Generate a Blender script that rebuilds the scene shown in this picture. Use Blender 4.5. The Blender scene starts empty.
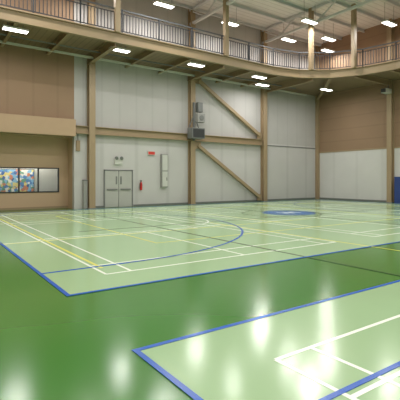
import bpy, math, random
from mathutils import Vector
random.seed(4)
S=bpy.context.scene
S.view_settings.view_transform='Standard'
S.view_settings.look='None'

# ---------------------------------------------------------------- materials
def lin(c):
    r=[]
    for v in c:
        v/=255.0
        r.append(v/12.92 if v<=0.04045 else ((v+0.055)/1.055)**2.4)
    return (r[0],r[1],r[2],1)
def mat(name,rgb,rough=0.6,metal=0.0,var=0.06,scale=3.0,bump=0.0,bscale=40,emit=0,spec=0.5,ribs=None,coat=0):
    m=bpy.data.materials.new(name); m.use_nodes=True
    nt=m.node_tree; N=nt.nodes; L=nt.links; b=N['Principled BSDF']
    b.inputs['Roughness'].default_value=rough; b.inputs['Metallic'].default_value=metal
    b.inputs['Specular IOR Level'].default_value=spec
    b.inputs['Coat Weight'].default_value=coat
    c=lin(rgb)
    tc=N.new('ShaderNodeTexCoord')
    nz=N.new('ShaderNodeTexNoise'); nz.inputs['Scale'].default_value=scale; nz.inputs['Detail'].default_value=4
    L.new(tc.outputs['Object'],nz.inputs['Vector'])
    mr=N.new('ShaderNodeMix'); mr.data_type='RGBA'
    mr.inputs[6].default_value=tuple(x*(1-var) for x in c[:3])+(1,)
    mr.inputs[7].default_value=tuple(min(1,x*(1+var)) for x in c[:3])+(1,)
    L.new(nz.outputs['Fac'],mr.inputs[0]); out=mr.outputs[2]
    if ribs:
        axis,period,depth,strength=ribs
        w=N.new('ShaderNodeTexWave'); w.wave_type='BANDS'; w.bands_direction=axis
        w.wave_profile='SIN'; w.inputs['Scale'].default_value=2*math.pi/(20*period)
        L.new(tc.outputs['Object'],w.inputs['Vector'])
        ra=N.new('ShaderNodeValToRGB'); ra.color_ramp.elements[0].position=0.0
        ra.color_ramp.elements[0].color=(1-depth,1-depth,1-depth,1)
        ra.color_ramp.elements[1].position=0.05 if period>.8 else .18; ra.color_ramp.elements[1].color=(1,1,1,1)
        L.new(w.outputs['Fac'],ra.inputs[0])
        mx=N.new('ShaderNodeMix'); mx.data_type='RGBA'; mx.blend_type='MULTIPLY'; mx.inputs[0].default_value=1
        L.new(out,mx.inputs[6]); L.new(ra.outputs[0],mx.inputs[7]); out=mx.outputs[2]
        bp=N.new('ShaderNodeBump'); bp.inputs['Strength'].default_value=strength; bp.inputs['Distance'].default_value=0.02
        L.new(ra.outputs[0],bp.inputs['Height']); L.new(bp.outputs[0],b.inputs['Normal'])
    elif bump:
        n2=N.new('ShaderNodeTexNoise'); n2.inputs['Scale'].default_value=bscale
        L.new(tc.outputs['Object'],n2.inputs['Vector'])
        bp=N.new('ShaderNodeBump'); bp.inputs['Strength'].default_value=bump; bp.inputs['Distance'].default_value=0.01
        L.new(n2.outputs['Fac'],bp.inputs['Height']); L.new(bp.outputs[0],b.inputs['Normal'])
    L.new(out,b.inputs['Base Color'])
    if emit:
        L.new(out,b.inputs['Emission Color']); b.inputs['Emission Strength'].default_value=emit
    return m

FR=0.17
M_dark=mat('floor_dark_green',(62,118,46),rough=FR,var=0.08,scale=0.6,spec=.65)
M_light=mat('floor_light_green',(154,184,142),rough=FR,var=0.05,scale=0.5,spec=.65)
M_white=mat('line_white',(236,240,230),rough=0.22,var=0.02)
M_blue=mat('line_blue',(10,82,178),rough=0.25,var=0.02)
M_logo=mat('logo_blue',(30,96,160),rough=0.25,var=0.02)
M_yel=mat('line_yellow',(216,214,110),rough=0.25,var=0.02)
M_blk=mat('line_black',(52,62,48),rough=0.25,var=0.02)
M_wallw=mat('wall_panel_white',(180,178,177),rough=0.65,var=0.05,scale=1.2,ribs=('X',1.05,0.07,0.2))
M_wallblock=mat('wall_block_white',(192,190,190),rough=0.6,var=0.05,scale=1.0,ribs=('X',2.1,0.10,0.2))
M_wallY=mat('wall_panel_white_side',(206,205,204),rough=0.6,var=0.05,scale=1.0,ribs=('Y',2.0,0.06,0.1))
M_tan=mat('wall_tan',(146,120,96),rough=0.7,var=0.06,scale=1.0,ribs=('X',1.2,0.08,0.3))
M_tanY=mat('wall_tan_side',(146,120,96),rough=0.7,var=0.06,scale=1.0,ribs=('Z',0.9,0.10,0.4))
M_tanlow=mat('wall_tan_lower',(186,160,132),rough=0.7,var=0.05,scale=1.0)
M_ledge=mat('bulkhead_tan',(176,150,122),rough=0.6,var=0.04)
M_steel=mat('steel_tan',(156,136,108),rough=0.5,var=0.05)
M_steelD=mat('steel_tan_dark',(148,128,102),rough=0.55,var=0.05)
M_soffit=mat('soffit_deck',(138,118,96),rough=0.6,var=0.06,ribs=('X',0.3,0.25,0.5))
M_rail=mat('railing_gray',(52,55,60),rough=0.45,metal=0.2)
M_railtop=mat('railing_top',(84,88,94),rough=0.35,metal=0.3)
M_ceil=mat('ceiling_deck',(214,215,216),rough=0.6,ribs=('Y',0.4,0.2,0.5))
M_truss=mat('truss_gray',(196,198,202),rough=0.5)
M_gray=mat('gray_metal',(120,122,122),rough=0.45,metal=0.2)
M_lgray=mat('light_gray',(196,197,192),rough=0.45)
M_door=mat('door_gray',(176,176,172),rough=0.5)
M_dgray=mat('dark_gray',(48,50,52),rough=0.5)
M_navy=mat('blue_vinyl',(36,60,120),rough=0.5)
M_red=mat('red_paint',(190,34,28),rough=0.35)
M_redsign=mat('exit_red',(190,60,50),rough=0.4,emit=0.15)
M_lamp=mat('lamp_diffuser',(255,252,246),rough=0.4,emit=8,var=0.0)
M_pad=mat('pad_gray',(150,150,148),rough=0.6)

def mural():
    m=bpy.data.materials.new('mural'); m.use_nodes=True
    nt=m.node_tree;N=nt.nodes;L=nt.links;b=N['Principled BSDF']
    tc=N.new('ShaderNodeTexCoord'); v=N.new('ShaderNodeTexVoronoi'); v.inputs['Scale'].default_value=6.5
    L.new(tc.outputs['Object'],v.inputs['Vector'])
    sp=N.new('ShaderNodeSeparateColor'); L.new(v.outputs['Color'],sp.inputs[0])
    r=N.new('ShaderNodeValToRGB'); r.color_ramp.interpolation='CONSTANT'
    cols=[(90,140,200),(70,110,170),(235,235,230),(110,165,140),(215,140,110),(230,215,140),(140,190,225)]
    for i,c in enumerate(cols):
        if i<2: e=r.color_ramp.elements[i]; e.position=i/len(cols)
        else: e=r.color_ramp.elements.new(i/len(cols))
        e.color=lin(c)
    L.new(sp.outputs[0],r.inputs[0]); L.new(r.outputs[0],b.inputs['Base Color'])
    b.inputs['Roughness'].default_value=0.6
    return m
M_mural=mural()
def glass():
    m=bpy.data.materials.new('window_glass'); m.use_nodes=True
    nt=m.node_tree;N=nt.nodes;L=nt.links;N.remove(N['Principled BSDF'])
    t=N.new('ShaderNodeBsdfTransparent');t.inputs[0].default_value=(.92,.95,.95,1)
    g=N.new('ShaderNodeBsdfGlossy');g.inputs['Roughness'].default_value=.03
    f=N.new('ShaderNodeFresnel');mx=N.new('ShaderNodeMixShader')
    L.new(f.outputs[0],mx.inputs[0]);L.new(t.outputs[0],mx.inputs[1]);L.new(g.outputs[0],mx.inputs[2])
    L.new(mx.outputs[0],N['Material Output'].inputs[0]);return m
M_glass=glass()

# ---------------------------------------------------------------- mesh builder
class MB:
    def __init__(s): s.v=[];s.f=[];s.m=[];s.mats=[]
    def mi(s,m):
        if m not in s.mats: s.mats.append(m)
        return s.mats.index(m)
    def box(s,x0,x1,y0,y1,z0,z1,m):
        n=len(s.v)
        s.v+=[(x0,y0,z0),(x1,y0,z0),(x1,y1,z0),(x0,y1,z0),(x0,y0,z1),(x1,y0,z1),(x1,y1,z1),(x0,y1,z1)]
        F=[(0,3,2,1),(4,5,6,7),(0,1,5,4),(1,2,6,5),(2,3,7,6),(3,0,4,7)]
        k=s.mi(m)
        for f in F: s.f.append(tuple(n+i for i in f)); s.m.append(k)
        return s
    def beam(s,p,q,w,h,m,up=(0,0,1)):
        p=Vector(p);q=Vector(q);d=(q-p).normalized();u=Vector(up)
        if abs(d.dot(u))>.99:u=Vector((0,1,0))
        a=d.cross(u).normalized();b=a.cross(d).normalized();a*=w/2;b*=h/2
        n=len(s.v)
        for P in(p,q):
            for sa,sb in((-1,-1),(1,-1),(1,1),(-1,1)): s.v.append(tuple(P+a*sa+b*sb))
        k=s.mi(m)
        for f in[(0,1,2,3),(7,6,5,4),(0,4,5,1),(1,5,6,2),(2,6,7,3),(3,7,4,0)]:
            s.f.append(tuple(n+i for i in f));s.m.append(k)
        return s
    def ibeam(s,p,q,w,h,m,t=.03,up=(0,0,1)):
        p=Vector(p);q=Vector(q);d=(q-p).normalized();u=Vector(up)
        if abs(d.dot(u))>.99:u=Vector((0,1,0))
        a=d.cross(u).normalized();b=a.cross(d).normalized()
        s.beam(p+b*(h/2-t/2),q+b*(h/2-t/2),w,t,m,up); s.beam(p-b*(h/2-t/2),q-b*(h/2-t/2),w,t,m,up)
        s.beam(p,q,t,h-2*t,m,up); return s
    def cyl(s,p,q,r,m,n=16,r2=None):
        p=Vector(p);q=Vector(q);d=(q-p).normalized();u=Vector((0,0,1))
        if abs(d.dot(u))>.99:u=Vector((0,1,0))
        a=d.cross(u).normalized();b=a.cross(d);r2=r if r2 is None else r2
        o=len(s.v)
        for P,R in((p,r),(q,r2)):
            for i in range(n):
                t=2*math.pi*i/n; s.v.append(tuple(P+(a*math.cos(t)+b*math.sin(t))*R))
        k=s.mi(m)
        for i in range(n):
            j=(i+1)%n; s.f.append((o+i,o+j,o+n+j,o+n+i));s.m.append(k)
        s.f.append(tuple(o+i for i in reversed(range(n))));s.m.append(k)
        s.f.append(tuple(o+n+i for i in range(n)));s.m.append(k); return s
    def prism(s,pts,z0,z1,m):
        n=len(pts);o=len(s.v);k=s.mi(m)
        s.v+=[(x,y,z0) for x,y in pts]+[(x,y,z1) for x,y in pts]
        s.f.append(tuple(o+i for i in reversed(range(n))));s.m.append(k)
        s.f.append(tuple(o+n+i for i in range(n)));s.m.append(k)
        for i in range(n):
            j=(i+1)%n;s.f.append((o+i,o+j,o+n+j,o+n+i));s.m.append(k)
        return s
    def build(s,name,parent=None,bevel=0):
        me=bpy.data.meshes.new(name);me.from_pydata(s.v,[],s.f)
        for m in s.mats:me.materials.append(m)
        me.polygons.foreach_set('material_index',s.m);me.update()
        o=bpy.data.objects.new(name,me);S.collection.objects.link(o)
        if parent:o.parent=parent
        if bevel:
            b=o.modifiers.new('bevel','BEVEL');b.width=bevel;b.segments=2;b.limit_method='ANGLE'
        return o
def empty(name,loc=(0,0,0)):
    e=bpy.data.objects.new(name,None);S.collection.objects.link(e);return e

XL,XR,YF,YB,H=-6.0,26.55,-14.0,21.6,12.4
RD=1.1
# ---------------------------------------------------------------- room shell
MB().box(XL-.3,XR+.3,YF-.3,YB+2.5,-.3,0,M_dark).build('floor')
MB().box(XL-.3,XR+.3,YF-.3,YB+.3,H,H+.2,M_ceil).build('ceiling')
yb=YB+RD
w=MB()
w.box(XL,6.86,YB,YB+.3,3.85,H,M_tan)
w.box(XL,6.86,YB+.3,yb+.2,3.85,4.0,M_tanlow)
w.box(6.86,7.1,YB+.3,yb+.2,0,4.0,M_tanlow)
wx0,wx1,wz0,wz1=2.4,6.35,.88,2.21
w.box(XL,wx0,yb,yb+.2,0,3.85,M_tanlow); w.box(wx1,6.86,yb,yb+.2,0,3.85,M_tanlow)
w.box(wx0,wx1,yb,yb+.2,0,wz0,M_tanlow); w.box(wx0,wx1,yb,yb+.2,wz1,3.85,M_tanlow)
w.box(6.86,20.5,YB,YB+.3,0,4.2,M_wallblock)
w.box(6.86,XR,YB,YB+.3,4.2,H,M_wallw)
w.box(20.5,XR,YB,YB+.3,0,4.2,M_wallblock)
wb=w.build('wall_back')
MB().box(XL,6.84,YB-.35,YB,3.85,4.72,M_ledge).build('bulkhead',wb)
w=MB()
w.box(XR,XR+.3,YF,YB+.3,3.7,H,M_tanY); w.box(XR,XR+.3,YF,YB+.3,0,3.7,M_wallY); w.build('wall_right')
w=MB(); w.box(XL-.3,XL,YF,yb+.2,3.7,H,M_tanY); w.box(XL-.3,XL,YF,yb+.2,0,3.7,M_tanlow); w.build('wall_left')
w=MB(); w.box(XL,XR,YF-.3,YF,3.7,H,M_wallw); w.box(XL,XR,YF-.3,YF,0,3.7,M_wallblock); w.build('wall_front')
b=MB(); b.box(7.92,8.5,YB-.03,YB,0,.12,M_gray); b.box(10.3,XR-.2,YB-.03,YB,0,.12,M_gray); b.build('baseboard_back')
MB().box(XR-.03,XR,YF,YB,0,.12,M_gray).build('baseboard_right')
MB().box(XL,6.86,yb-.03,yb,0,.12,M_steelD).build('baseboard_recess')
MB().box(XR-.03,XR,YF,YB,3.68,3.78,M_steel).build('trim_1')
MB().box(20.7,XR,YB-.03,YB,4.02,4.08,M_gray).build('trim_2')

# ---------------------------------------------------------------- floor markings
cm=empty('court_markings')
c=MB(); c.box(1.7,25.7,5.6,20.9,0,.004,M_light); c.box(1.67,25.7,-13,3.45,0,.004,M_light); c.build('court_surfaces',cm)
wl=MB();bl=MB();yl=MB();kl=MB()
Z=.004
KZ={'line_white':.002,'line_yellow':.003,'line_black':.004,'line_blue':.005}
def lx(mb,y,x0,x1,m,w=.045): mb.box(x0,x1,y-w/2,y+w/2,Z,Z+KZ[m.name],m)
def ly(mb,x,y0,y1,m,w=.045): mb.box(x-w/2,x+w/2,y0,y1,Z,Z+KZ[m.name]+.0003,m)
lx(bl,5.6,1.67,25.7,M_blue,.06);lx(bl,20.9,1.67,25.7,M_blue,.06);ly(bl,1.7,5.6,20.9,M_blue,.06);ly(bl,25.7,5.6,20.9,M_blue,.06)
lx(bl,3.45,1.64,25.7,M_blue,.055);ly(bl,1.67,-13,3.45,M_blue,.055);ly(bl,25.7,-13,3.45,M_blue,.06)
lx(bl,1.9,2.3,25,M_blue,.05)
def arc(mb,cx,cy,r,a0,a1,m,w=.06,n=64):
    k=mb.mi(m)
    for i in range(n):
        a=math.radians(a0+(a1-a0)*i/n);b_=math.radians(a0+(a1-a0)*(i+1)/n)
        o=len(mb.v)
        for A in(a,b_):
            for R in(r-w/2,r+w/2): mb.v.append((cx+R*math.cos(A),cy+R*math.sin(A),Z+KZ[m.name]+.0005))
        mb.f.append((o,o+1,o+3,o+2));mb.m.append(k)
yc=13.4
for sx,cx,a0 in((1,3.3,-90),(-1,24.1,90)):
    arc(bl,cx,yc,6.25,a0,a0+180,M_blue)
    xs=sorted((1.7 if sx>0 else 25.7,cx))
    lx(bl,yc-6.25,xs[0],xs[1],M_blue,.06);lx(bl,yc+6.25,xs[0],xs[1],M_blue,.06)
    e=1.7 if sx>0 else 25.7; f_=e+sx*5.8
    for dy in(-2.45,2.45): lx(wl,yc+dy,min(e,f_),max(e,f_),M_white,.05)
    ly(wl,f_,yc-2.45,yc+2.45,M_white,.05); arc(wl,f_,yc,1.8,a0,a0+180,M_white,.05)
ly(kl,13.9,5.6,20.9,M_blk,.05);arc(kl,13.9,yc,1.8,0,360,M_blk,.05)
def badm(x0,y0,y1,s=1,full=True):
    for X in(x0,x0+.46,x0+5.64,x0+6.1): ly(wl,X,min(y0,y1),max(y0,y1),M_white)
    for Y in(y0,y0+s*.76,y0+s*4.72,y0+s*8.68,y0+s*12.64,y1): lx(wl,Y,x0,x0+6.1,M_white)
    ly(wl,x0+3.05,min(y0,y0+s*4.72),max(y0,y0+s*4.72),M_white)
    ly(wl,x0+3.05,min(y1,y1-s*4.72),max(y1,y1-s*4.72),M_white)
for x0 in(2.6,10.4,18.1):
    badm(x0,6.5,19.9); badm(x0,2.57,-10.83,-1)
for y in(8.95,17.9): lx(yl,y,4.9,22.9,M_yel)
for x in(4.9,10.9,16.9,22.9): ly(yl,x,8.95,17.9,M_yel)
ly(yl,8.8,3.2,12,M_yel,.05); lx(yl,10.9,1.7,13,M_yel); ly(yl,2.72,7,20.3,M_yel,.06)
ly(kl,6.54,1.5,20.9,M_blk,.045); lx(kl,12.2,4,25,M_blk,.04)
wl.build('white_lines',cm);bl.build('blue_lines',cm);yl.build('yellow_lines',cm);kl.build('black_lines',cm)
lg=MB(); cx=14.4
lg.prism([(cx+1.25*math.cos(i*math.pi/20),yc+1.25*math.sin(i*math.pi/20)) for i in range(40)],Z,Z+.007,M_logo)
for a in range(3):
    lg.box(cx-.45+a*.4,cx-.35+a*.4,yc-.4,yc+.4,Z+.007,Z+.009,M_white)
lg.box(cx-.45,cx+.45,yc-.05,yc+.05,Z+.007,Z+.0095,M_white)
lg.build('center_court_logo',cm)

# ---------------------------------------------------------------- steel frame
for i,x in enumerate((7.73,14.25,20.49)):
    m=MB(); m.box(x-.17,x+.17,YB-.36,YB-.33,0,H,M_steel); m.box(x-.17,x+.17,YB-.04,YB,0,H,M_steel); m.box(x-.03,x+.03,YB-.33,YB-.04,0,H,M_steel)
    m.box(x-.25,x+.25,YB-.42,YB,0,.03,M_gray)
    m.build('steel_column')
x=XR
for y in(15.3,9.0,2.7,-3.6,-9.9):
    m=MB(); m.box(x-.36,x-.33,y-.17,y+.17,0,H,M_steel); m.box(x-.04,x,y-.17,y+.17,0,H,M_steel); m.box(x-.33,x-.04,y-.03,y+.03,0,H,M_steel)
    m.box(x-.42,x,y-.25,y+.25,0,.03,M_gray); m.build('steel_column')
m=MB();m.box(XR-.25,XR-.003,YB-.25,YB-.003,0,H,M_steel);m.build('corner_column')
m=MB()
m.ibeam((6.9,YB-.17,4.22),(20.3,YB-.17,4.22),.30,.42,M_steel)
m.build('wall_girt_beam')
def brace(p,q):
    m=MB(); m.beam(p,q,.2,.2,M_steel)
    for P in(p,q): m.box(P[0]-.22,P[0]+.22,P[1]-.03,P[1]+.03,P[2]-.22,P[2]+.22,M_steelD)
    m.build('diagonal_brace')
brace((14.75,YB-.2,7.9),(20.05,YB-.2,4.7)); brace((14.7,YB-.2,3.75),(20.05,YB-.2,.3))

# ---------------------------------------------------------------- elevated walkway
path=[(XL,18.0)]
path+=[(x,18.0) for x in(-2,2,6,10,14)]
NA=4
for i in range(NA+1):
    a=math.pi/2*(1-i/NA); path.append((18+5*math.cos(a),13+5*math.sin(a)))
path+=[(23.0,y) for y in(9,5,1,-3,-7,-11)]+[(23.0,YF)]
def front_y(x):
    for a,b_ in zip(path,path[1:]):
        if a[0]<=x<=b_[0] and b_[0]>a[0]: return a[1]+(b_[1]-a[1])*(x-a[0])/(b_[0]-a[0])
    return 18
def front_x(y):
    for a,b_ in zip(path,path[1:]):
        if b_[1]<=y<=a[1] and a[1]>b_[1]: return a[0]+(b_[0]-a[0])*(a[1]-y)/(a[1]-b_[1])
    return 23
wk=empty('elevated_running_track')
m=MB(); m.prism([(x,y) for x,y in path]+[(XR,YF),(XR,YB),(XL,YB)],8.28,8.46,M_soffit); m.build('deck_slab',wk)
m=MB()
for (a,b_) in zip(path,path[1:]):
    m.ibeam((a[0],a[1],8.26),(b_[0],b_[1],8.26),.18,.5,M_steel)
    m.beam((a[0],a[1]-.0,8.5),(b_[0],b_[1],8.5),.2,.05,M_steelD)
m.build('edge_beam',wk)
m=MB()
x=-5.3
while x<22:
    yf=front_y(x)
    big=min(abs(x-g) for g in(1.2,7.73,14.25,20.49))<.6
    m.ibeam((x,yf,8.12 if not big else 8.04),(x,YB,8.12 if not big else 8.04),.14 if not big else .22,.3 if not big else .46,M_steelD)
    x+=2.16
y=15.3
while y>YF+.4:
    m.ibeam((front_x(y),y,8.1),(XR,y,8.1),.18,.36,M_steelD); y-=2.1
m.ibeam((18+3.54,13+3.54,8.1),(XR-.1,YB-.1,8.1),.2,.4,M_steelD)
m.beam((XL,19.8,8.0),(22,19.8,8.0),.06,.06,M_gray)
m.beam((XL,20.9,8.0),(24.4,20.9,8.0),.1,.1,M_lgray)
m.build('joists',wk)
m=MB()
for P in((1.2,17.95),(7.73,17.95),(14.25,17.95),(20.49,17.15),(22.2,15.25),(23,9),(23,2.7),(23,-3.6),(23,-9.9)):
    m.box(P[0]-.12,P[0]+.12,P[1]-.12,P[1]+.12,8.5,H,M_steel)
m.build('hanger_posts',wk)
m=MB()
for (a,b_) in zip(path,path[1:]):
    A=Vector((a[0],a[1],0));B=Vector((b_[0],b_[1],0));d=(B-A);Ln=d.length
    for z,t,mm in((9.62,.06,M_railtop),(9.45,.035,M_rail),(8.62,.04,M_rail)):
        m.beam((a[0],a[1],z),(b_[0],b_[1],z),t,t,mm)
    n=max(1,round(Ln/.16))
    for i in range(n):
        P=A+d*(i/n); m.beam((P.x,P.y,8.6),(P.x,P.y,9.45),.032,.032,M_rail)
    n=max(1,round(Ln/1.6))
    for i in range(n):
        P=A+d*(i/n); m.beam((P.x,P.y,8.5),(P.x,P.y,9.62),.06,.06,M_rail)
m.build('railing',wk)

# ---------------------------------------------------------------- roof trusses
for x in(1.2,7.73,14.25,20.49):
    m=MB();t0,b0=H-.1,H-1.0
    m.beam((x,YF,t0),(x,YB,t0),.18,.16,M_truss);m.beam((x,YF,b0),(x,YB,b0),.18,.14,M_truss)
    n=22
    for i in range(n):
        y0=YF+(YB-YF)*i/n;y1=YF+(YB-YF)*(i+1)/n
        za,zb=(t0,b0) if i%2==0 else(b0,t0)
        m.beam((x,y0,za),(x,y1,zb),.07,.07,M_truss)
    m.build('roof_truss')
m=MB();y=YF+1
while y<YB:
    m.ibeam((XL,y,H-.11),(XR,y,H-.11),.1,.2,M_truss); y+=1.9
m.build('roof_purlins')

# ---------------------------------------------------------------- lights
def area(loc,sx,sy,power,col=(1,.965,.92)):
    l=bpy.data.lights.new('lamp','AREA');l.shape='RECTANGLE';l.size=sx;l.size_y=sy;l.energy=power;l.color=col
    o=bpy.data.objects.new('lamp_emitter',l);S.collection.objects.link(o);o.location=loc;return o
def highbay(x,y,z=11.2,power=230):
    m=MB(); m.box(x-.6,x+.6,y-.2,y+.2,z,z+.1,M_lgray); m.box(x-.55,x+.55,y-.16,y+.16,z-.02,z,M_lamp)
    for dx in(-.5,.5): m.cyl((x+dx,y,z+.1),(x+dx,y,H),.012,M_gray,6)
    o=m.build('high_bay_light'); a=area((x,y,z-.04),1.1,.32,power); a.parent=o
for x in(-3.5,1.9,6.9,11.2,15.9,21.1,25.3): highbay(x,19.6,power=140)
for y in(14.0,7.5,1.0,-5.5): highbay(24.0,y,power=150)
highbay(23.2,17.9,power=100)
for x in(-3.5,3.6,10.3,17.2,19.7):
    for y in(16.6,10.5,4.0,-2.5,-9.0):
        if x==19.7 and y<16: continue
        if x==17.2 and y>16: continue
        highbay(x,y,power=225)
def under(x,y,power=80):
    m=MB(); m.box(x-.5,x+.5,y-.18,y+.18,7.86,7.94,M_lgray); m.box(x-.47,x+.47,y-.15,y+.15,7.84,7.86,M_lamp)
    for dx in(-.3,.3): m.cyl((x+dx,y,7.94),(x+dx,y,8.28),.015,M_gray,6)
    o=m.build('soffit_light'); a=area((x,y,7.82),.94,.30,power); a.parent=o
for x in(-1.2,3.4,8.1,12.6,17.3): under(x,18.5)
under(18.9,19.9);under(23.6,18.4)
for y in(10.8,4.5,-2): under(24.8,y)

# ---------------------------------------------------------------- door
d=empty('door_1')
m=MB(); X0,X1=8.5,10.25
m.box(X0,X0+.06,YB-.06,YB+.0,0,2.12,M_gray);m.box(X1-.06,X1,YB-.06,YB,0,2.12,M_gray);m.box(X0,X1,YB-.06,YB,2.06,2.12,M_gray)
m.build('frame',d)
for nm,a,b_ in(('leaf_1',X0+.07,(X0+X1)/2-.015),('leaf_2',(X0+X1)/2+.015,X1-.07)):
    m=MB(); m.box(a,b_,YB-.045,YB,.02,2.05,M_door)
    hx=b_-.12 if nm=='leaf_1' else a+.12
    m.box(a+.08,b_-.08,YB-.10,YB-.07,.98,1.05,M_gray); m.box(a+.1,a+.14,YB-.08,YB-.045,.98,1.05,M_gray);m.box(b_-.14,b_-.1,YB-.08,YB-.045,.98,1.05,M_gray)
    m.box(hx-.05,hx+.05,YB-.05,YB-.045,1.3,1.75,M_gray)
    m.build(nm,d)
MB().box((X0+X1)/2-.012,(X0+X1)/2+.012,YB-.02,YB,.02,2.06,M_dgray).build('astragal',d)

m=MB(); x=9.35; m.box(x-.24,x+.24,YB-.12,YB,2.42,2.72,M_lgray)
for dx in(-.15,.15): m.cyl((x+dx,YB-.12,2.8),(x+dx,YB-.22,2.76),.09,M_gray,14); m.cyl((x+dx,YB-.1,2.7),(x+dx,YB-.1,2.8),.02,M_gray,8)
m.build('emergency_light',bevel=.01)
m=MB(); x=11.45; m.box(x-.25,x+.25,YB-.08,YB,3.02,3.26,M_lgray); m.box(x-.22,x+.22,YB-.085,YB-.08,3.05,3.23,M_redsign)
m.build('exit_sign')
m=MB(); x=12.3; m.box(x-.22,x+.22,YB-.2,YB,1.1,3.1,M_pad); m.box(x-.18,x+.18,YB-.215,YB-.2,1.15,2.05,M_lgray); m.box(x-.18,x+.18,YB-.215,YB-.2,2.12,3.05,M_lgray)
m.box(x+.1,x+.13,YB-.24,YB-.215,1.5,1.7,M_dgray); m.build('wall_locker',bevel=.008)
m=MB(); x=10.75;y=YB-.1
m.cyl((x,y,.95),(x,y,1.35),.07,M_red,18); m.cyl((x,y,1.35),(x,y,1.43),.07,M_red,18,.03); m.cyl((x,y,1.43),(x,y,1.5),.03,M_dgray,10)
m.beam((x-.08,y,1.52),(x+.06,y,1.5),.03,.02,M_dgray); m.cyl((x-.04,y-.03,1.46),(x-.1,y-.03,1.1),.012,M_dgray,8); m.box(x-.05,x+.05,YB-.03,YB,1.0,1.35,M_gray)
m.build('fire_extinguisher')
m=MB(); m.box(7.3,7.52,YB-.22,YB,0,1.5,M_pad); m.box(7.28,7.54,YB-.24,YB,1.5,1.56,M_gray); m.build('column_pad',bevel=.02)
m=MB(); m.box(6.95,7.15,YB-.1,YB,3.1,3.65,M_steelD); m.cyl((7.05,YB-.04,3.65),(7.05,YB-.04,4.0),.02,M_gray,8); m.build('junction_box')
m=MB(); x=14.25
m.box(x-.5,x+.45,YB-1.0,YB-.45,4.1,4.75,M_gray); m.box(x-.44,x+.39,YB-1.02,YB-1.0,4.16,4.69,M_dgray)
m.box(x-.06,x+.06,YB-.5,YB-.365,4.0,6.4,M_gray); m.box(x+.05,x+.6,YB-.8,YB-.4,5.15,5.7,M_pad)
m.box(x+.15,x+.5,YB-.7,YB-.4,5.8,6.4,M_gray); m.cyl((x+.33,YB-.8,5.42),(x+.33,YB-.84,5.42),.16,M_gray,20)
m.beam((x-.4,YB-.42,4.75),(x,YB-.42,5.6),.05,.05,M_gray); m.beam((x+.4,YB-.42,4.75),(x+.2,YB-.42,5.2),.05,.05,M_gray)
m.build('loudspeaker_cluster',bevel=.015)
m=MB(); m.box(XR-1.0,XR-.36,15.1,15.5,7.35,7.65,M_lgray); m.box(XR-1.1,XR-1.0,15.15,15.45,7.38,7.62,M_dgray); m.beam((XR-.5,15.3,7.65),(XR-.4,15.3,8.0),.05,.05,M_gray); m.build('wall_floodlight',bevel=.02)
m=MB()
for i in range(4):
    x0=XR-.06-.11*(i+1)
    m.box(x0,x0+.1,13.0,14.85,0,1.75,M_navy)
    m.box(x0-.002,x0,13.85,13.9,0,1.74,M_dgray)
    for zz in(.5,1.2): m.box(x0+.02,x0+.08,14.85,14.87,zz,zz+.1,M_gray)
m.build('folded_gym_mats',bevel=.02)

# ---------------------------------------------------------------- window to office
wn=empty('window_1')
m=MB();t=.06
for xx in(wx0,3.38,4.34,5.30,wx1): m.box(xx-t/2,xx+t/2,yb-.03,yb+.1,wz0,wz1,M_dgray)
m.box(wx0,wx1,yb-.03,yb+.1,wz0,wz0+t,M_dgray);m.box(wx0,wx1,yb-.03,yb+.1,wz1-t,wz1,M_dgray)
m.build('frame',wn)
MB().box(wx0,wx1,yb+.04,yb+.05,wz0,wz1,M_glass).build('glass',wn)
m=MB();m.box(wx0-.4,wx1+.3,yb+1.0,yb+1.1,0,3,M_lgray);m.box(wx0-.4,wx0-.3,yb+.2,yb+1,0,3,M_lgray);m.box(wx1+.2,wx1+.3,yb+.2,yb+1,0,3,M_lgray)
m.box(wx0-.4,wx1+.3,yb+.2,yb+1.1,3,3.1,M_lgray);m.box(wx0-.4,wx1+.3,yb+.2,yb+1.1,-.1,0,M_gray)
m.build('office_walls',wn)
m=MB();m.box(3.4,5.25,yb+.85,yb+.9,.9,2.1,M_mural);m.box(2.2,3.3,yb+.85,yb+.9,.9,2.0,M_mural);m.box(3.35,5.3,yb+.9,yb+1.0,.85,2.15,M_gray);m.box(2.15,3.35,yb+.9,yb+1.0,.85,2.05,M_gray);m.build('poster_boards',wn)
a=area((4.5,yb+.5,2.9),3,.3,60);a.parent=wn

# ---------------------------------------------------------------- camera
cd=bpy.data.cameras.new('camera');cam=bpy.data.objects.new('camera',cd);S.collection.objects.link(cam)
cd.sensor_width=36;cd.lens=36*407/400;cd.shift_y=-21/400
cam.location=(0,0,1.6);cam.rotation_euler=(math.radians(90),0,-math.radians(34.8))
S.camera=cam
wd=bpy.data.worlds.new('world');S.world=wd;wd.use_nodes=True
wd.node_tree.nodes['Background'].inputs[0].default_value=(.02,.02,.02,1)
